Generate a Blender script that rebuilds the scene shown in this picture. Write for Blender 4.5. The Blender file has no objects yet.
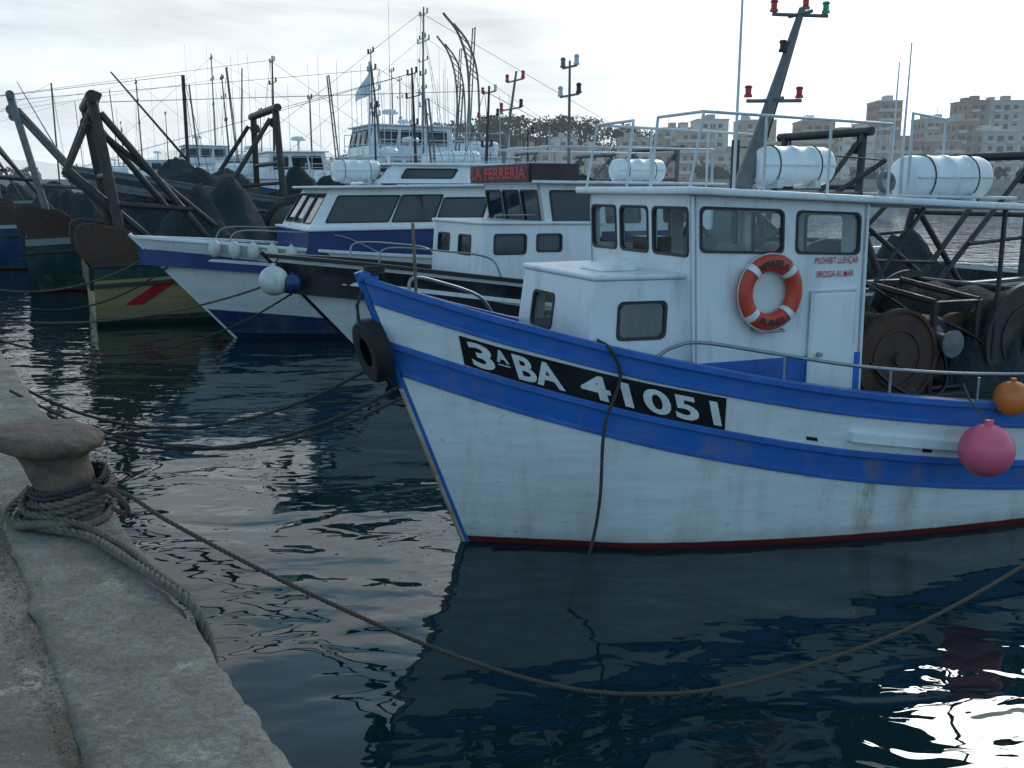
import bpy, math, random
from mathutils import Vector, Matrix, noise
random.seed(7)
rad=math.radians
scene=bpy.context.scene
V=Vector
# ------------------------------------------------------------ materials
def nt_new(name):
    m=bpy.data.materials.new(name); m.use_nodes=True
    nt=m.node_tree; b=nt.nodes['Principled BSDF']
    return m,nt,b
def N(nt,t,**k):
    n=nt.nodes.new(t)
    for a,v in k.items(): setattr(n,a,v)
    return n
def noise_node(nt,vec,scale,detail=4,rough=.6,dist=0):
    n=N(nt,'ShaderNodeTexNoise'); n.inputs['Scale'].default_value=scale
    n.inputs['Detail'].default_value=detail; n.inputs['Roughness'].default_value=rough
    n.inputs['Distortion'].default_value=dist
    if vec is not None: nt.links.new(vec,n.inputs['Vector'])
    return n.outputs['Fac']
def maprange(nt,x,a,b,c=0,d=1):
    n=N(nt,'ShaderNodeMapRange'); n.inputs[1].default_value=a; n.inputs[2].default_value=b
    n.inputs[3].default_value=c; n.inputs[4].default_value=d
    nt.links.new(x,n.inputs[0]); return n.outputs[0]
def mix(nt,f,a,b,mode='MIX'):
    n=N(nt,'ShaderNodeMix',data_type='RGBA',blend_type=mode)
    if isinstance(f,(int,float)): n.inputs[0].default_value=f
    else: nt.links.new(f,n.inputs[0])
    for s,i in ((a,6),(b,7)):
        if isinstance(s,tuple): n.inputs[i].default_value=(s+(1,))[:4]
        else: nt.links.new(s,n.inputs[i])
    return n.outputs[2]
def math_n(nt,op,a,b=0):
    n=N(nt,'ShaderNodeMath',operation=op)
    for i,s in enumerate((a,b)):
        if isinstance(s,(int,float)): n.inputs[i].default_value=s
        else: nt.links.new(s,n.inputs[i])
    return n.outputs[0]
def mapping(nt,vec,sc):
    n=N(nt,'ShaderNodeMapping'); n.inputs['Scale'].default_value=sc
    nt.links.new(vec,n.inputs['Vector']); return n.outputs[0]
def bump(nt,b,h,dist,strength=1):
    n=N(nt,'ShaderNodeBump'); n.inputs['Distance'].default_value=dist
    n.inputs['Strength'].default_value=strength
    nt.links.new(h,n.inputs['Height']); nt.links.new(n.outputs[0],b.inputs['Normal'])
def M(name,col,rough=.5,metal=0,var=.25,scale=3,bd=0,bscale=25,col2=None,grime=0):
    m,nt,b=nt_new(name)
    tc=N(nt,'ShaderNodeTexCoord').outputs['Object']
    f=maprange(nt,noise_node(nt,tc,scale,4),.3,.7)
    c2=col2 if col2 else tuple(c*(1-var) for c in col)
    c=mix(nt,f,c2,tuple(col))
    if grime:
        g=noise_node(nt,mapping(nt,tc,(7,7,1.2)),1.0,4,.65)
        g=maprange(nt,g,.52,.8,0,grime)
        c=mix(nt,g,c,(.17,.12,.07))
    nt.links.new(c,b.inputs['Base Color'])
    b.inputs['Metallic'].default_value=metal
    r=maprange(nt,f,0,1,max(0,rough-.1),min(1,rough+.12))
    nt.links.new(r,b.inputs['Roughness'])
    if bd: bump(nt,b,noise_node(nt,tc,bscale,3),bd)
    return m
def hullmat(name,bands,boot=(.12,.02,.015),bootz=.05,dirt=1.0,rust_at=()):
    """bands: list of (depth,color) constant colours below the sheer line (UV y = depth in m)"""
    m,nt,b=nt_new(name)
    uv=N(nt,'ShaderNodeUVMap').outputs[0]; tc=N(nt,'ShaderNodeTexCoord').outputs['Object']
    su=N(nt,'ShaderNodeSeparateXYZ'); nt.links.new(uv,su.inputs[0])
    so=N(nt,'ShaderNodeSeparateXYZ'); nt.links.new(tc,so.inputs[0])
    wob=maprange(nt,noise_node(nt,tc,6,2),0,1,-.006,.006)
    d=math_n(nt,'DIVIDE',math_n(nt,'ADD',su.outputs[1],wob),5.0)
    cr=N(nt,'ShaderNodeValToRGB'); cr.color_ramp.interpolation='CONSTANT'
    e=cr.color_ramp.elements
    e[0].position=0; e[0].color=bands[0][1]+(1,)
    e[1].position=bands[1][0]/5; e[1].color=bands[1][1]+(1,)
    for dd,c in bands[2:]:
        x=e.new(dd/5); x.color=c+(1,)
    nt.links.new(d,cr.inputs[0])
    c=cr.outputs[0]
    c=mix(nt,maprange(nt,noise_node(nt,tc,1.6,4),.4,.75,0,.14),c,(.3,.33,.34))
    st=noise_node(nt,mapping(nt,tc,(5,5,.5)),1.3,4,.7)
    c=mix(nt,maprange(nt,st,.52,.8,0,min(1,.36*dirt)),c,(.25,.24,.2))
    st2=noise_node(nt,mapping(nt,tc,(3.2,3.2,.35)),1.1,4,.6)
    big=maprange(nt,noise_node(nt,tc,.8,2),.52,.62)
    c=mix(nt,math_n(nt,'MULTIPLY',maprange(nt,st2,.52,.7,0,min(1,.4*dirt)),big),c,(.38,.24,.08))
    fine=noise_node(nt,mapping(nt,tc,(14,14,1.2)),1.6,4,.7)
    for x0,wd,stg in rust_at:
        a=math_n(nt,'ABSOLUTE',math_n(nt,'SUBTRACT',so.outputs[0],x0))
        k=maprange(nt,a,0,wd,1,0)
        k=math_n(nt,'MULTIPLY',k,maprange(nt,fine,.35,.62))
        k=math_n(nt,'MULTIPLY',k,maprange(nt,su.outputs[1],.40,.5,0,stg))
        c=mix(nt,k,c,(.36,.2,.05))
    sc=noise_node(nt,mapping(nt,tc,(2.5,2.5,6)),2.2,5,.7)
    c=mix(nt,maprange(nt,sc,.65,.68,0,min(.8,.5*dirt)),c,(.13,.16,.2))
    wz=math_n(nt,'ADD',so.outputs[2],maprange(nt,noise_node(nt,tc,5,3),0,1,-.12,.12))
    c=mix(nt,maprange(nt,wz,.0,.18,.5,0),c,(.18,.2,.15))
    c=mix(nt,maprange(nt,math_n(nt,'ADD',so.outputs[2],wob),bootz,bootz+.006,1,0),c,boot)
    nt.links.new(c,b.inputs['Base Color'])
    r=maprange(nt,sc,.3,.7,.28,.5); nt.links.new(r,b.inputs['Roughness'])
    h=math_n(nt,'ADD',noise_node(nt,mapping(nt,tc,(.7,.7,3)),2.2,2),math_n(nt,'MULTIPLY',noise_node(nt,tc,22,3),.12))
    bump(nt,b,h,.02,.7)
    return m
WHITE=M('white_paint',(.78,.79,.8),.38,var=.12,scale=2,bd=.002,bscale=14,grime=.4)
WHITE2=M('white_gelcoat',(.8,.81,.81),.3,var=.1,scale=2,bd=.001,grime=.25)
BLUE=M('blue_paint',(.022,.14,.5),.38,var=.4,scale=4,bd=.003,grime=.28)
NAVY=M('navy_paint',(.015,.045,.17),.4)
BLACK=M('black_paint',(.012,.012,.014),.4)
PLATE=M('black_plate',(.008,.008,.01),.45)
LETTER=M('letter_white',(.76,.77,.77),.5,var=.2,scale=9)
RED=M('red_paint',(.6,.025,.04),.45)
MAROON=M('name_board_maroon',(.05,.018,.02),.5)
RINGO=M('ring_orange',(.66,.06,.03),.5,var=.2)
STEEL=M('galvanised',(.33,.35,.36),.4,.7,var=.3,scale=12)
ALU=M('white_tube',(.6,.62,.63),.35,.1,var=.25,scale=8,grime=.4)
DARKST=M('dark_steel',(.035,.037,.042),.55,.3,var=.5,scale=6,bd=.004,col2=(.06,.045,.037))
GREYST=M('grey_steel',(.17,.19,.21),.5,.2,var=.4,scale=5,col2=(.11,.09,.075))
RUST=M('rusty_iron',(.12,.06,.038),.8,.2,scale=9,bd=.006,bscale=30,col2=(.045,.03,.026))
WOOD=M('weathered_wood',(.2,.14,.08),.7,bd=.004,scale=6)
DECK=M('deck_grey',(.3,.33,.33),.7,scale=4,bd=.002)
RUBBER=M('tyre_rubber',(.012,.012,.013),.75,scale=8,bd=.006,bscale=18)
FRAME=M('window_rubber',(.03,.03,.035),.6)
PINK=M('buoy_pink',(.85,.14,.22),.4,var=.2,scale=4,bd=.003,bscale=12,grime=.3)
ORANGE=M('buoy_orange',(.75,.2,.04),.4,var=.3,scale=4)
BALL=M('fender_white',(.66,.66,.63),.45,var=.3,scale=5,grime=.4)
NET=M('fishing_net',(.045,.055,.05),.9,bd=.05,bscale=22,scale=12,col2=(.014,.02,.028))
NETG=M('fishing_net_green',(.025,.075,.065),.9,bd=.05,bscale=25,scale=14,col2=(.09,.05,.03))
ROPE=M('rope_hemp',(.17,.145,.11),.85,scale=30,bd=.003,bscale=90,col2=(.075,.065,.05))
ROPED=M('rope_dark',(.045,.042,.04),.85,scale=25,bd=.003,bscale=90)
ROPEB=M('rope_brown',(.11,.08,.058),.85,scale=25,bd=.003,bscale=90)
IRONB=M('bollard_iron',(.17,.12,.085),.8,.05,scale=9,bd=.025,bscale=14,col2=(.06,.043,.034))
REDG=M('lamp_red',(.5,.01,.01),.15); GRNG=M('lamp_green',(.01,.3,.12),.15)
def glassmat():
    m,nt,b=nt_new('window_glass')
    out=nt.nodes['Material Output']
    tr=N(nt,'ShaderNodeBsdfTransparent'); tr.inputs[0].default_value=(.8,.86,.86,1)
    gl=N(nt,'ShaderNodeBsdfGlossy'); gl.inputs['Roughness'].default_value=.04; gl.inputs[0].default_value=(.9,.9,.9,1)
    lw=N(nt,'ShaderNodeLayerWeight'); lw.inputs[0].default_value=.5
    f=math_n(nt,'ADD',math_n(nt,'MULTIPLY',math_n(nt,'POWER',lw.outputs['Facing'],4.0),.8),.06)
    mx=N(nt,'ShaderNodeMixShader')
    nt.links.new(f,mx.inputs[0]); nt.links.new(tr.outputs[0],mx.inputs[1]); nt.links.new(gl.outputs[0],mx.inputs[2])
    nt.links.new(mx.outputs[0],out.inputs[0]); nt.nodes.remove(b)
    return m
GLASS=glassmat()
DGLASS=M('dark_glass',(.02,.03,.04),.08,var=.5,scale=2)
# ------------------------------------------------------------ geometry helpers
def empty(name,loc=(0,0,0),rz=0):
    o=bpy.data.objects.new(name,None); o.location=loc; o.rotation_euler=(0,0,rz)
    o.empty_display_size=.3; scene.collection.objects.link(o); return o
def mesh(name,vs,fs,mat,parent=None,smooth=False,ang=40,bev=0,recalc=False):
    me=bpy.data.meshes.new(name); me.from_pydata([tuple(v) for v in vs],[],fs)
    if recalc:
        import bmesh
        bm=bmesh.new(); bm.from_mesh(me); bmesh.ops.recalc_face_normals(bm,faces=bm.faces); bm.to_mesh(me); bm.free()
    me.update()
    if smooth:
        me.polygons.foreach_set('use_smooth',[True]*len(me.polygons))
        try: me.set_sharp_from_angle(angle=rad(ang))
        except Exception: pass
    o=bpy.data.objects.new(name,me); me.materials.append(mat)
    scene.collection.objects.link(o); o.parent=parent
    if bev:
        md=o.modifiers.new('bevel','BEVEL'); md.width=bev; md.segments=3; md.limit_method='ANGLE'
    return o
class G:
    def __init__(s): s.v=[]; s.f=[]
    def add(s,v,f):
        k=len(s.v); s.v+= [V(p) for p in v]; s.f+=[tuple(i+k for i in q) for q in f]
    def obj(s,name,mat,parent=None,**k): return mesh(name,s.v,s.f,mat,parent,**k)
CF=[(0,3,2,1),(4,5,6,7),(0,1,5,4),(1,2,6,5),(2,3,7,6),(3,0,4,7)]
def box_geo(c,s,rot=None):
    x,y,z=[a/2 for a in s]
    vs=[V(p) for p in ((-x,-y,-z),(x,-y,-z),(x,y,-z),(-x,y,-z),(-x,-y,z),(x,-y,z),(x,y,z),(-x,y,z))]
    if rot:
        from mathutils import Euler
        m=Euler(rot).to_matrix(); vs=[m@v for v in vs]
    return [v+V(c) for v in vs],CF
def box(name,c,s,mat,parent=None,rot=None,bev=.01):
    v,f=box_geo(c,s,rot); return mesh(name,v,f,mat,parent,bev=bev)
def slab(name,cs,th,mat,parent=None,bev=.02):
    up=[V(c) for c in cs]; dn=[v-V((0,0,th)) for v in up]
    return mesh(name,dn+up,CF,mat,parent,bev=bev,recalc=True)
def tube_geo(pts,r,n=8,closed=False):
    pts=[V(p) for p in pts]; L=len(pts)
    rs=r if isinstance(r,(list,tuple)) else [r]*L
    vs=[];fs=[]
    t=(pts[1]-pts[0]).normalized()
    a=V((0,0,1)) if abs(t.z)<.9 else V((1,0,0))
    u=t.cross(a).normalized()
    for i in range(L):
        if closed: t=(pts[(i+1)%L]-pts[i-1])
        elif i==0: t=pts[1]-pts[0]
        elif i==L-1: t=pts[-1]-pts[-2]
        else: t=pts[i+1]-pts[i-1]
        t.normalize(); u=(u-t*u.dot(t)); 
        if u.length<1e-6: u=t.orthogonal()
        u.normalize(); w=t.cross(u)
        for k in range(n):
            an=2*math.pi*k/n
            vs.append(pts[i]+(u*math.cos(an)+w*math.sin(an))*rs[i])
    for i in range(L if closed else L-1):
        j=(i+1)%L
        for k in range(n):
            k2=(k+1)%n
            fs.append((i*n+k,i*n+k2,j*n+k2,j*n+k))
    if not closed:
        fs.append(tuple(range(n-1,-1,-1))); fs.append(tuple((L-1)*n+k for k in range(n)))
    return vs,fs
def catmull(pts,sub=8,closed=False):
    P=[V(p) for p in pts]; out=[]; n=len(P)
    for i in range(n if closed else n-1):
        if closed: p0,p1,p2,p3=P[i-1],P[i],P[(i+1)%n],P[(i+2)%n]
        else: p0=P[i-1] if i else P[0]*2-P[1]; p1=P[i]; p2=P[i+1]; p3=P[i+2] if i+2<n else P[-1]*2-P[-2]
        for k in range(sub):
            t=k/sub
            out.append(.5*((2*p1)+(p2-p0)*t+(2*p0-5*p1+4*p2-p3)*t*t+(3*p1-p0-3*p2+p3)*t**3))
    if not closed: out.append(P[-1])
    return out
def tubes(name,lst,mat,parent=None,n=8):
    g=G()
    for pts,r in lst: g.add(*tube_geo(pts,r,n))
    return g.obj(name,mat,parent,smooth=True,ang=50)
def rope(name,pts,r,mat,parent=None,strands=3,pitch=None):
    P=catmull(pts,12)
    pitch=pitch or r*7
    step=pitch/9
    Q=[P[0]]; acc=0
    for i in range(1,len(P)):
        d=(P[i]-P[i-1]); L=d.length
        if L<1e-7: continue
        s=step-acc
        while s<=L:
            Q.append(P[i-1]+d*(s/L)); s+=step
        acc=L-(s-step)
    if len(Q)<3: Q=P
    g=G(); frames=[]
    t=(Q[1]-Q[0]).normalized(); u=t.orthogonal().normalized()
    for i in range(len(Q)):
        t=(Q[min(i+1,len(Q)-1)]-Q[max(i-1,0)]).normalized()
        u=(u-t*u.dot(t)).normalized(); frames.append((u.copy(),t.cross(u)))
    for s in range(strands):
        pp=[]
        for i,q in enumerate(Q):
            a=2*math.pi*(i/9+s/strands); u,w=frames[i]
            jit=1+.12*noise.noise(q*14)
            pp.append(q+(u*math.cos(a)+w*math.sin(a))*r*.52*jit)
        g.add(*tube_geo(pp,r*.55,6))
    return g.obj(name,mat,parent,smooth=True,ang=80)
def lathe_geo(prof,loc,axis=(0,0,1),n=32,closed=False):
    ax=V(axis).normalized(); q=ax.to_track_quat('Z','Y').to_matrix()
    vs=[];fs=[];m=len(prof)
    for k in range(n):
        a=2*math.pi*k/n
        for r,h in prof: vs.append(V(loc)+q@V((r*math.cos(a),r*math.sin(a),h)))
    for k in range(n):
        k2=(k+1)%n
        for i in range(m if closed else m-1):
            j=(i+1)%m
            fs.append((k*m+i,k2*m+i,k2*m+j,k*m+j))
    return vs,fs
def lathe(name,prof,loc,mat,parent=None,axis=(0,0,1),n=32,closed=False,ang=40):
    v,f=lathe_geo(prof,loc,axis,n,closed); return mesh(name,v,f,mat,parent,smooth=True,ang=ang)
def circ_prof(R,r,n=14,flat=1.0):
    return [(R+r*math.cos(2*math.pi*k/n),r*flat*math.sin(2*math.pi*k/n)) for k in range(n)]
def ball(name,c,r,mat,parent=None,sx=1.0,nub=True):
    prof=[(r*math.sin(a),-r*sx*math.cos(a)) for a in [math.pi*i/14 for i in range(14)]]
    if nub: prof+=[(r*.16,r*sx*.99),(r*.16,r*sx*1.16),(0.001,r*sx*1.18)]
    else: prof+=[(0.001,r*sx)]
    return lathe(name,prof,c,mat,parent,n=24,ang=50)
def text_mesh(body,size,bold=.02,space=1.0):
    cu=bpy.data.curves.new('t','FONT'); cu.body=body; cu.size=size; cu.offset=bold; cu.space_character=space
    cu.resolution_u=4
    o=bpy.data.objects.new('t',cu); scene.collection.objects.link(o)
    bpy.context.view_layer.update()
    dg=bpy.context.evaluated_depsgraph_get()
    me=bpy.data.meshes.new_from_object(o.evaluated_get(dg))
    vs=[v.co.copy() for v in me.vertices]; fs=[tuple(p.vertices) for p in me.polygons]
    bpy.data.objects.remove(o); bpy.data.curves.remove(cu); bpy.data.meshes.remove(me)
    return vs,fs
def text_on(name,body,org,ex,ey,h,mat,parent,bold=.01,width=None,space=1.0):
    vs,fs=text_mesh(body,1.0,bold,space)
    x0=min(v.x for v in vs);x1=max(v.x for v in vs);y0=min(v.y for v in vs);y1=max(v.y for v in vs)
    sy=h/(y1-y0); sx=(width/(x1-x0)) if width else sy
    ex=V(ex).normalized();ey=V(ey).normalized()
    return mesh(name,[V(org)+ex*(v.x-x0)*sx+ey*(v.y-y0)*sy for v in vs],fs,mat,parent)
# ---- wall with real window openings
def wall(g,gf,gg,p00,p10,p11,p01,wins,th=.035,r=.05,fw=.022):
    p00,p10,p11,p01=map(V,(p00,p10,p11,p01))
    P=lambda u,v:(p00*(1-u)+p10*u)*(1-v)+(p01*(1-u)+p11*u)*v
    nrm=(p10-p00).cross(p01-p00).normalized()
    us=sorted({0,1,*[w[0] for w in wins],*[w[1] for w in wins]}); vs_=sorted({0,1,*[w[2] for w in wins],*[w[3] for w in wins]})
    nu,nv=len(us),len(vs_)
    hole=lambda i,j: i<0 or j<0 or i>=nu-1 or j>=nv-1 or any(w[0]-1e-6<(us[i]+us[i+1])/2<w[1] and w[2]<(vs_[j]+vs_[j+1])/2<w[3] for w in wins)
    vs=[P(u,v) for u in us for v in vs_]; vs+= [p-nrm*th for p in vs]
    o=nu*nv; ix=lambda i,j:i*nv+j; fs=[]
    for i in range(nu-1):
        for j in range(nv-1):
            if hole(i,j): continue
            a,b,c,d=ix(i,j),ix(i+1,j),ix(i+1,j+1),ix(i,j+1)
            fs.append((a,b,c,d)); fs.append((a+o,d+o,c+o,b+o))
            if hole(i,j-1): fs.append((a,a+o,b+o,b))
            if hole(i+1,j): fs.append((b,b+o,c+o,c))
            if hole(i,j+1): fs.append((c,c+o,d+o,d))
            if hole(i-1,j): fs.append((d,d+o,a+o,a))
    g.add(vs,fs)
    for w in wins:
        c=P((w[0]+w[1])/2,(w[2]+w[3])/2)
        ex=P(w[1],(w[2]+w[3])/2)-P(w[0],(w[2]+w[3])/2); W=ex.length/2; ex.normalize()
        ey=P((w[0]+w[1])/2,w[3])-P((w[0]+w[1])/2,w[2]); H=ey.length/2; ey.normalize()
        def loop(a,b,rr,off):
            out=[]
            for cx,cy,s in ((1,1,0),(-1,1,1),(-1,-1,2),(1,-1,3)):
                for k in range(6):
                    t=math.pi/2*(s+k/5)
                    out.append(c+ex*(cx*(a-rr)+rr*math.cos(t))+ey*(cy*(b-rr)+rr*math.sin(t))+nrm*off)
            return out
        rr=min(r,W*.6,H*.6)
        A=loop(W+fw,H+fw,rr,-.001); B=loop(W+fw-.004,H+fw-.004,rr,.012); C=loop(W-.01,H-.01,rr,.010); D=loop(W-.01,H-.01,rr,-.02)
        n=24; f=[]
        for q in range(3):
            for k in range(n):
                k2=(k+1)%n; f.append((q*n+k,q*n+k2,(q+1)*n+k2,(q+1)*n+k))
        gf.add(A+B+C+D,f)
        gg.add([c+ex*a*W+ey*b*H-nrm*.014 for a,b in ((-1,-1),(1,-1),(1,1),(-1,1))],[(0,1,2,3)])
def cabin(parent,pre,x0b,x1b,hwf,hwa,z0,zf,za,rf=0,ra=0,inw=0,front=(),side=(),back=(),mat=WHITE,glass=DGLASS,frame=FRAME,roof=.12,roofth=.05,roofmat=None,far=None,roof_aft=None,fw=.022):
    g,gf,gg=G(),G(),G()
    fn=(x0b,-hwf,z0);ff=(x0b,hwf,z0);an=(x1b,-hwa,z0);af=(x1b,hwa,z0)
    tfn=(x0b+rf,-hwf+inw,zf);tff=(x0b+rf,hwf-inw,zf);tan=(x1b+ra,-hwa+inw,za);taf=(x1b+ra,hwa-inw,za)
    wall(g,gf,gg,fn,an,tan,tfn,side,fw=fw)
    wall(g,gf,gg,ff,fn,tfn,tff,front,fw=fw)
    wall(g,gf,gg,af,ff,tff,taf,far if far is not None else [(1-b,1-a,c,d) for a,b,c,d in side],fw=fw)
    wall(g,gf,gg,an,af,taf,tan,back,fw=fw)
    g.obj(pre+'_walls',mat,parent)
    if gf.v: gf.obj(pre+'_window_frames',frame,parent,smooth=True); gg.obj(pre+'_window_glass',glass,parent)
    o=roof; ax=roof_aft if roof_aft is not None else x1b+ra+o
    sl=(za-zf)/(x1b+ra-x0b-rf)
    zz=lambda x: zf+sl*(x-x0b-rf)+roofth
    x_=x0b+rf-o
    slab(pre+'_roof',[(x_,-hwf+inw-o,zz(x_)),(ax,-hwa+inw-o,zz(ax)),(ax,hwa-inw+o,zz(ax)),(x_,hwf-inw+o,zz(x_))],roofth-.003,roofmat or mat,parent,bev=.02)
# ---- hull
def interp(tab,x):
    if x<=tab[0][0]: return tab[0][1]
    n=len(tab)
    for i in range(n-1):
        if x<=tab[i+1][0]:
            x0,y0=tab[i];x1,y1=tab[i+1];h=x1-x0;t=(x-x0)/h
            m0=(tab[i+1][1]-tab[i-1][1])/(tab[i+1][0]-tab[i-1][0]) if i else (y1-y0)/h
            m1=(tab[i+2][1]-tab[i][1])/(tab[i+2][0]-tab[i][0]) if i+2<n else (y1-y0)/h
            return (2*t**3-3*t*t+1)*y0+(t**3-2*t*t+t)*h*m0+(-2*t**3+3*t*t)*y1+(t**3-t*t)*h*m1
    return tab[-1][1]
class Hull:
    def __init__(s,L,ov,sheer,bs,bw,keel=-.35):
        s.L,s.ov,s.sheer,s.bs,s.bw,s.keel=L,ov,sheer,bs,bw,keel
        s.zb=interp(sheer,-ov)
    def stem(s,z): return -s.ov*z/s.zb if z>0 else -z*.6
    def pt(s,x0,depth,side=-1,off=0):
        tau=(x0+s.ov)/(s.L+s.ov); zt=interp(s.sheer,x0); z=zt-depth
        st=s.stem(z); x=st+tau*(s.L-st); d=x-st
        if z>=0:
            g=(z/zt)**.9; b=interp(s.bw,d)*(1-g)+interp(s.bs,d)*g
        else: b=interp(s.bw,d)*max(.1,1-(z/s.keel)**2*.7)
        b=max(b,.02)
        return V((x,side*(b+off),z))
    def stations(s,n=56): return [-s.ov+(s.L+s.ov)*(i/n)**1.45 for i in range(n+1)]
    def build(s,parent,mat,capmat,innermat,rows=26,bul=.45,rub=None):
        X=s.stations(); vs=[];fs=[];uvs=[]
        for side in (-1,1):
            base=len(vs)
            for x0 in X:
                zt=interp(s.sheer,x0)
                for k in range(rows+1):
                    dep=(zt-s.keel)*k/rows
                    vs.append(s.pt(x0,dep,side)); uvs.append((x0,dep))
            r=rows+1
            for i in range(len(X)-1):
                for k in range(rows):
                    a,b,c,d=base+i*r+k,base+(i+1)*r+k,base+(i+1)*r+k+1,base+i*r+k+1
                    fs.append((a,d,c,b) if side<0 else (a,b,c,d))
        n=len(X)*r; i0=(len(X)-1)*r
        for k in range(rows): fs.append((i0+k,i0+k+1,n+i0+k+1,n+i0+k)); fs.append((k,n+k,n+k+1,k+1))
        me=bpy.data.meshes.new('hull'); me.from_pydata(vs,[],fs); 
        ul=me.uv_layers.new(name='UVMap')
        for p in me.polygons:
            for li,vi in zip(p.loop_indices,p.vertices): ul.data[li].uv=uvs[vi]
        me.polygons.foreach_set('use_smooth',[True]*len(me.polygons))
        try: me.set_sharp_from_angle(angle=rad(50))
        except Exception: pass
        me.materials.append(mat); o=bpy.data.objects.new('hull',me); scene.collection.objects.link(o); o.parent=parent
        s.strip(parent,'gunwale_cap',capmat,0,-.12,.035,-.02,.035)
        iv=[]
        for x0 in X:
            p=s.pt(x0,0,-1,0); h=max(.01,-p.y-.07); q=s.pt(x0,bul,-1,0); h2=max(.01,min(h,-q.y-.05))
            iv+=[(p.x+.08,-h,p.z),(p.x+.08,-h2,p.z-bul),(p.x+.08,h2,p.z-bul),(p.x+.08,h,p.z)]
        m=len(X)
        wf=[];df=[]
        for i in range(m-1):
            a=i*4;b=a+4
            wf+=[(a,b,b+1,a+1),(a+2,b+2,b+3,a+3)]; df.append((a+1,b+1,b+2,a+2))
        e=(m-1)*4; wf.append((e,e+3,e+2,e+1))
        mesh('bulwark_inside',iv,wf,innermat,parent); mesh('deck',iv,df,DECK,parent)
        zs=[s.zb+.06-i*(s.zb+.4)/14 for i in range(15)]
        g=G(); g.add(*tube_geo([(s.stem(z)-.01,0,z) for z in zs],.035,8)); g.obj('stem_post',capmat if not rub else rub,parent,smooth=True)
    def strip(s,parent,name,mat,depth,inn,out,lo,hi,x0=None,x1=None,sides=(-1,1),n=60):
        x0=-s.ov if x0 is None else x0; x1=s.L if x1 is None else x1
        g=G()
        for side in sides:
            vs=[];fs=[]
            for i in range(n+1):
                x=x0+(x1-x0)*(i/n)**1.3
                p=s.pt(x,depth,side); b=abs(p.y)
                for yy,zz in ((b+out,lo),(b+out,hi),(max(.0,b+inn),hi),(max(.0,b+inn),lo)): vs.append((p.x,side*yy,p.z+zz))
            for i in range(n):
                for k in range(4):
                    a,b_=i*4+k,i*4+(k+1)%4
                    f=(a,b_,b_+4,a+4); fs.append(f if side>0 else f[::-1])
            fs.append((0,1,2,3)); fs.append((4*n+3,4*n+2,4*n+1,4*n))
            g.add(vs,fs)
        return g.obj(name,mat,parent,bev=.008,recalc=True)
    def decal(s,parent,name,mat,quad,off,side=-1,nx=24,ny=5):
        vs=[];fs=[]
        for i in range(nx+1):
            for j in range(ny+1):
                u,v=i/nx,j/ny
                a=[quad[0][k]*(1-u)+quad[1][k]*u for k in (0,1)]; b=[quad[3][k]*(1-u)+quad[2][k]*u for k in (0,1)]
                vs.append(s.pt(a[0]*(1-v)+b[0]*v,a[1]*(1-v)+b[1]*v,side,off))
        for i in range(nx):
            for j in range(ny):
                a=i*(ny+1)+j; fs.append((a,a+1,a+ny+2,a+ny+1))
        return mesh(name,vs,fs,mat,parent,smooth=True)
def scaled_hull(L,ov,hb,hm,hs,B):
    sh=[(-ov,hb),(-ov*.3,hb-.2*(hb-hm)),(L*.12,hb-.6*(hb-hm)),(L*.3,hm+.1*(hb-hm)),(L*.55,hm),(L*.8,hm+.3*(hs-hm)),(L,hs)]
    D=L+ov
    bs=[(0,.05),(D*.04,B*.2),(D*.08,B*.36),(D*.17,B*.62),(D*.3,B*.86),(D*.5,B),(D*.7,B*.99),(D*.92,B*.85),(D*1.01,B*.76)]
    bw=[(0,.03),(L*.06,B*.2),(L*.13,B*.42),(L*.28,B*.7),(L*.46,B*.86),(L*.7,B*.88),(L,B*.65)]
    return Hull(L,ov,sh,bs,bw)
# ------------------------------------------------------------ gear
def mast(parent,x,y,z0,z1,lean=0,arms=((.8,.5),),mat=ALU,r=.04,name='mast'):
    l=[([(x,y,z0),(x+lean,y,z1)],[r,r*.6])]; ll=[]
    for f,w in arms:
        zz=z0+(z1-z0)*f; xx=x+lean*f
        l.append(([(xx,y-w,zz),(xx,y+w,zz)],.018))
        for sgn in (-1,1): ll.append((xx,y+sgn*w,zz))
    tubes(name,l,mat,parent)
    for i,(a,b,c) in enumerate(ll):
        lathe('mast_lamp',[(.001,0),(.045,0),(.045,.03),(.035,.04),(.035,.11),(.045,.12),(.03,.15),(.001,.16)],(a,b,c+.01),random.choice([REDG,GREYST,BALL,DARKST,DARKST,BALL]),parent,n=12)
def gantry(parent,x,hw,z0,h,lean,mat=DARKST,r=.09,brace=2.2,blocks=True):
    t=x+lean; l=[]
    for s in (-1,1):
        l+=[([(x,s*hw,z0),(t,s*hw*.8,z0+h)],r),([(x-brace,s*hw*.95,z0),(t-.15,s*hw*.8,z0+h*.92)],r*.7),
            ([(x-brace*.55,s*hw*.97,z0+h*.42),(x+lean*.45,s*hw*.9,z0+h*.45)],r*.5)]
    l+=[([(t,-hw*.95,z0+h),(t,hw*.95,z0+h)],r*1.15),([(x+lean*.6,-hw*.88,z0+h*.6),(x+lean*.6,hw*.88,z0+h*.6)],r*.7)]
    tubes('stern_gantry',l,mat,parent,n=10)
    if blocks:
      for s in (-1,1):
        yy=s*hw*.7
        lathe('pulley_block',[(.001,-.05),(.14,-.05),(.14,-.03),(.1,-.02),(.1,.02),(.14,.03),(.14,.05),(.001,.05)],(t,yy,z0+h-.36),mat,parent,axis=(.5,1,0),n=18)
        tubes('pulley_strap',[([(t,yy,z0+h),(t,yy,z0+h-.3)],.03)],mat,parent)
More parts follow.
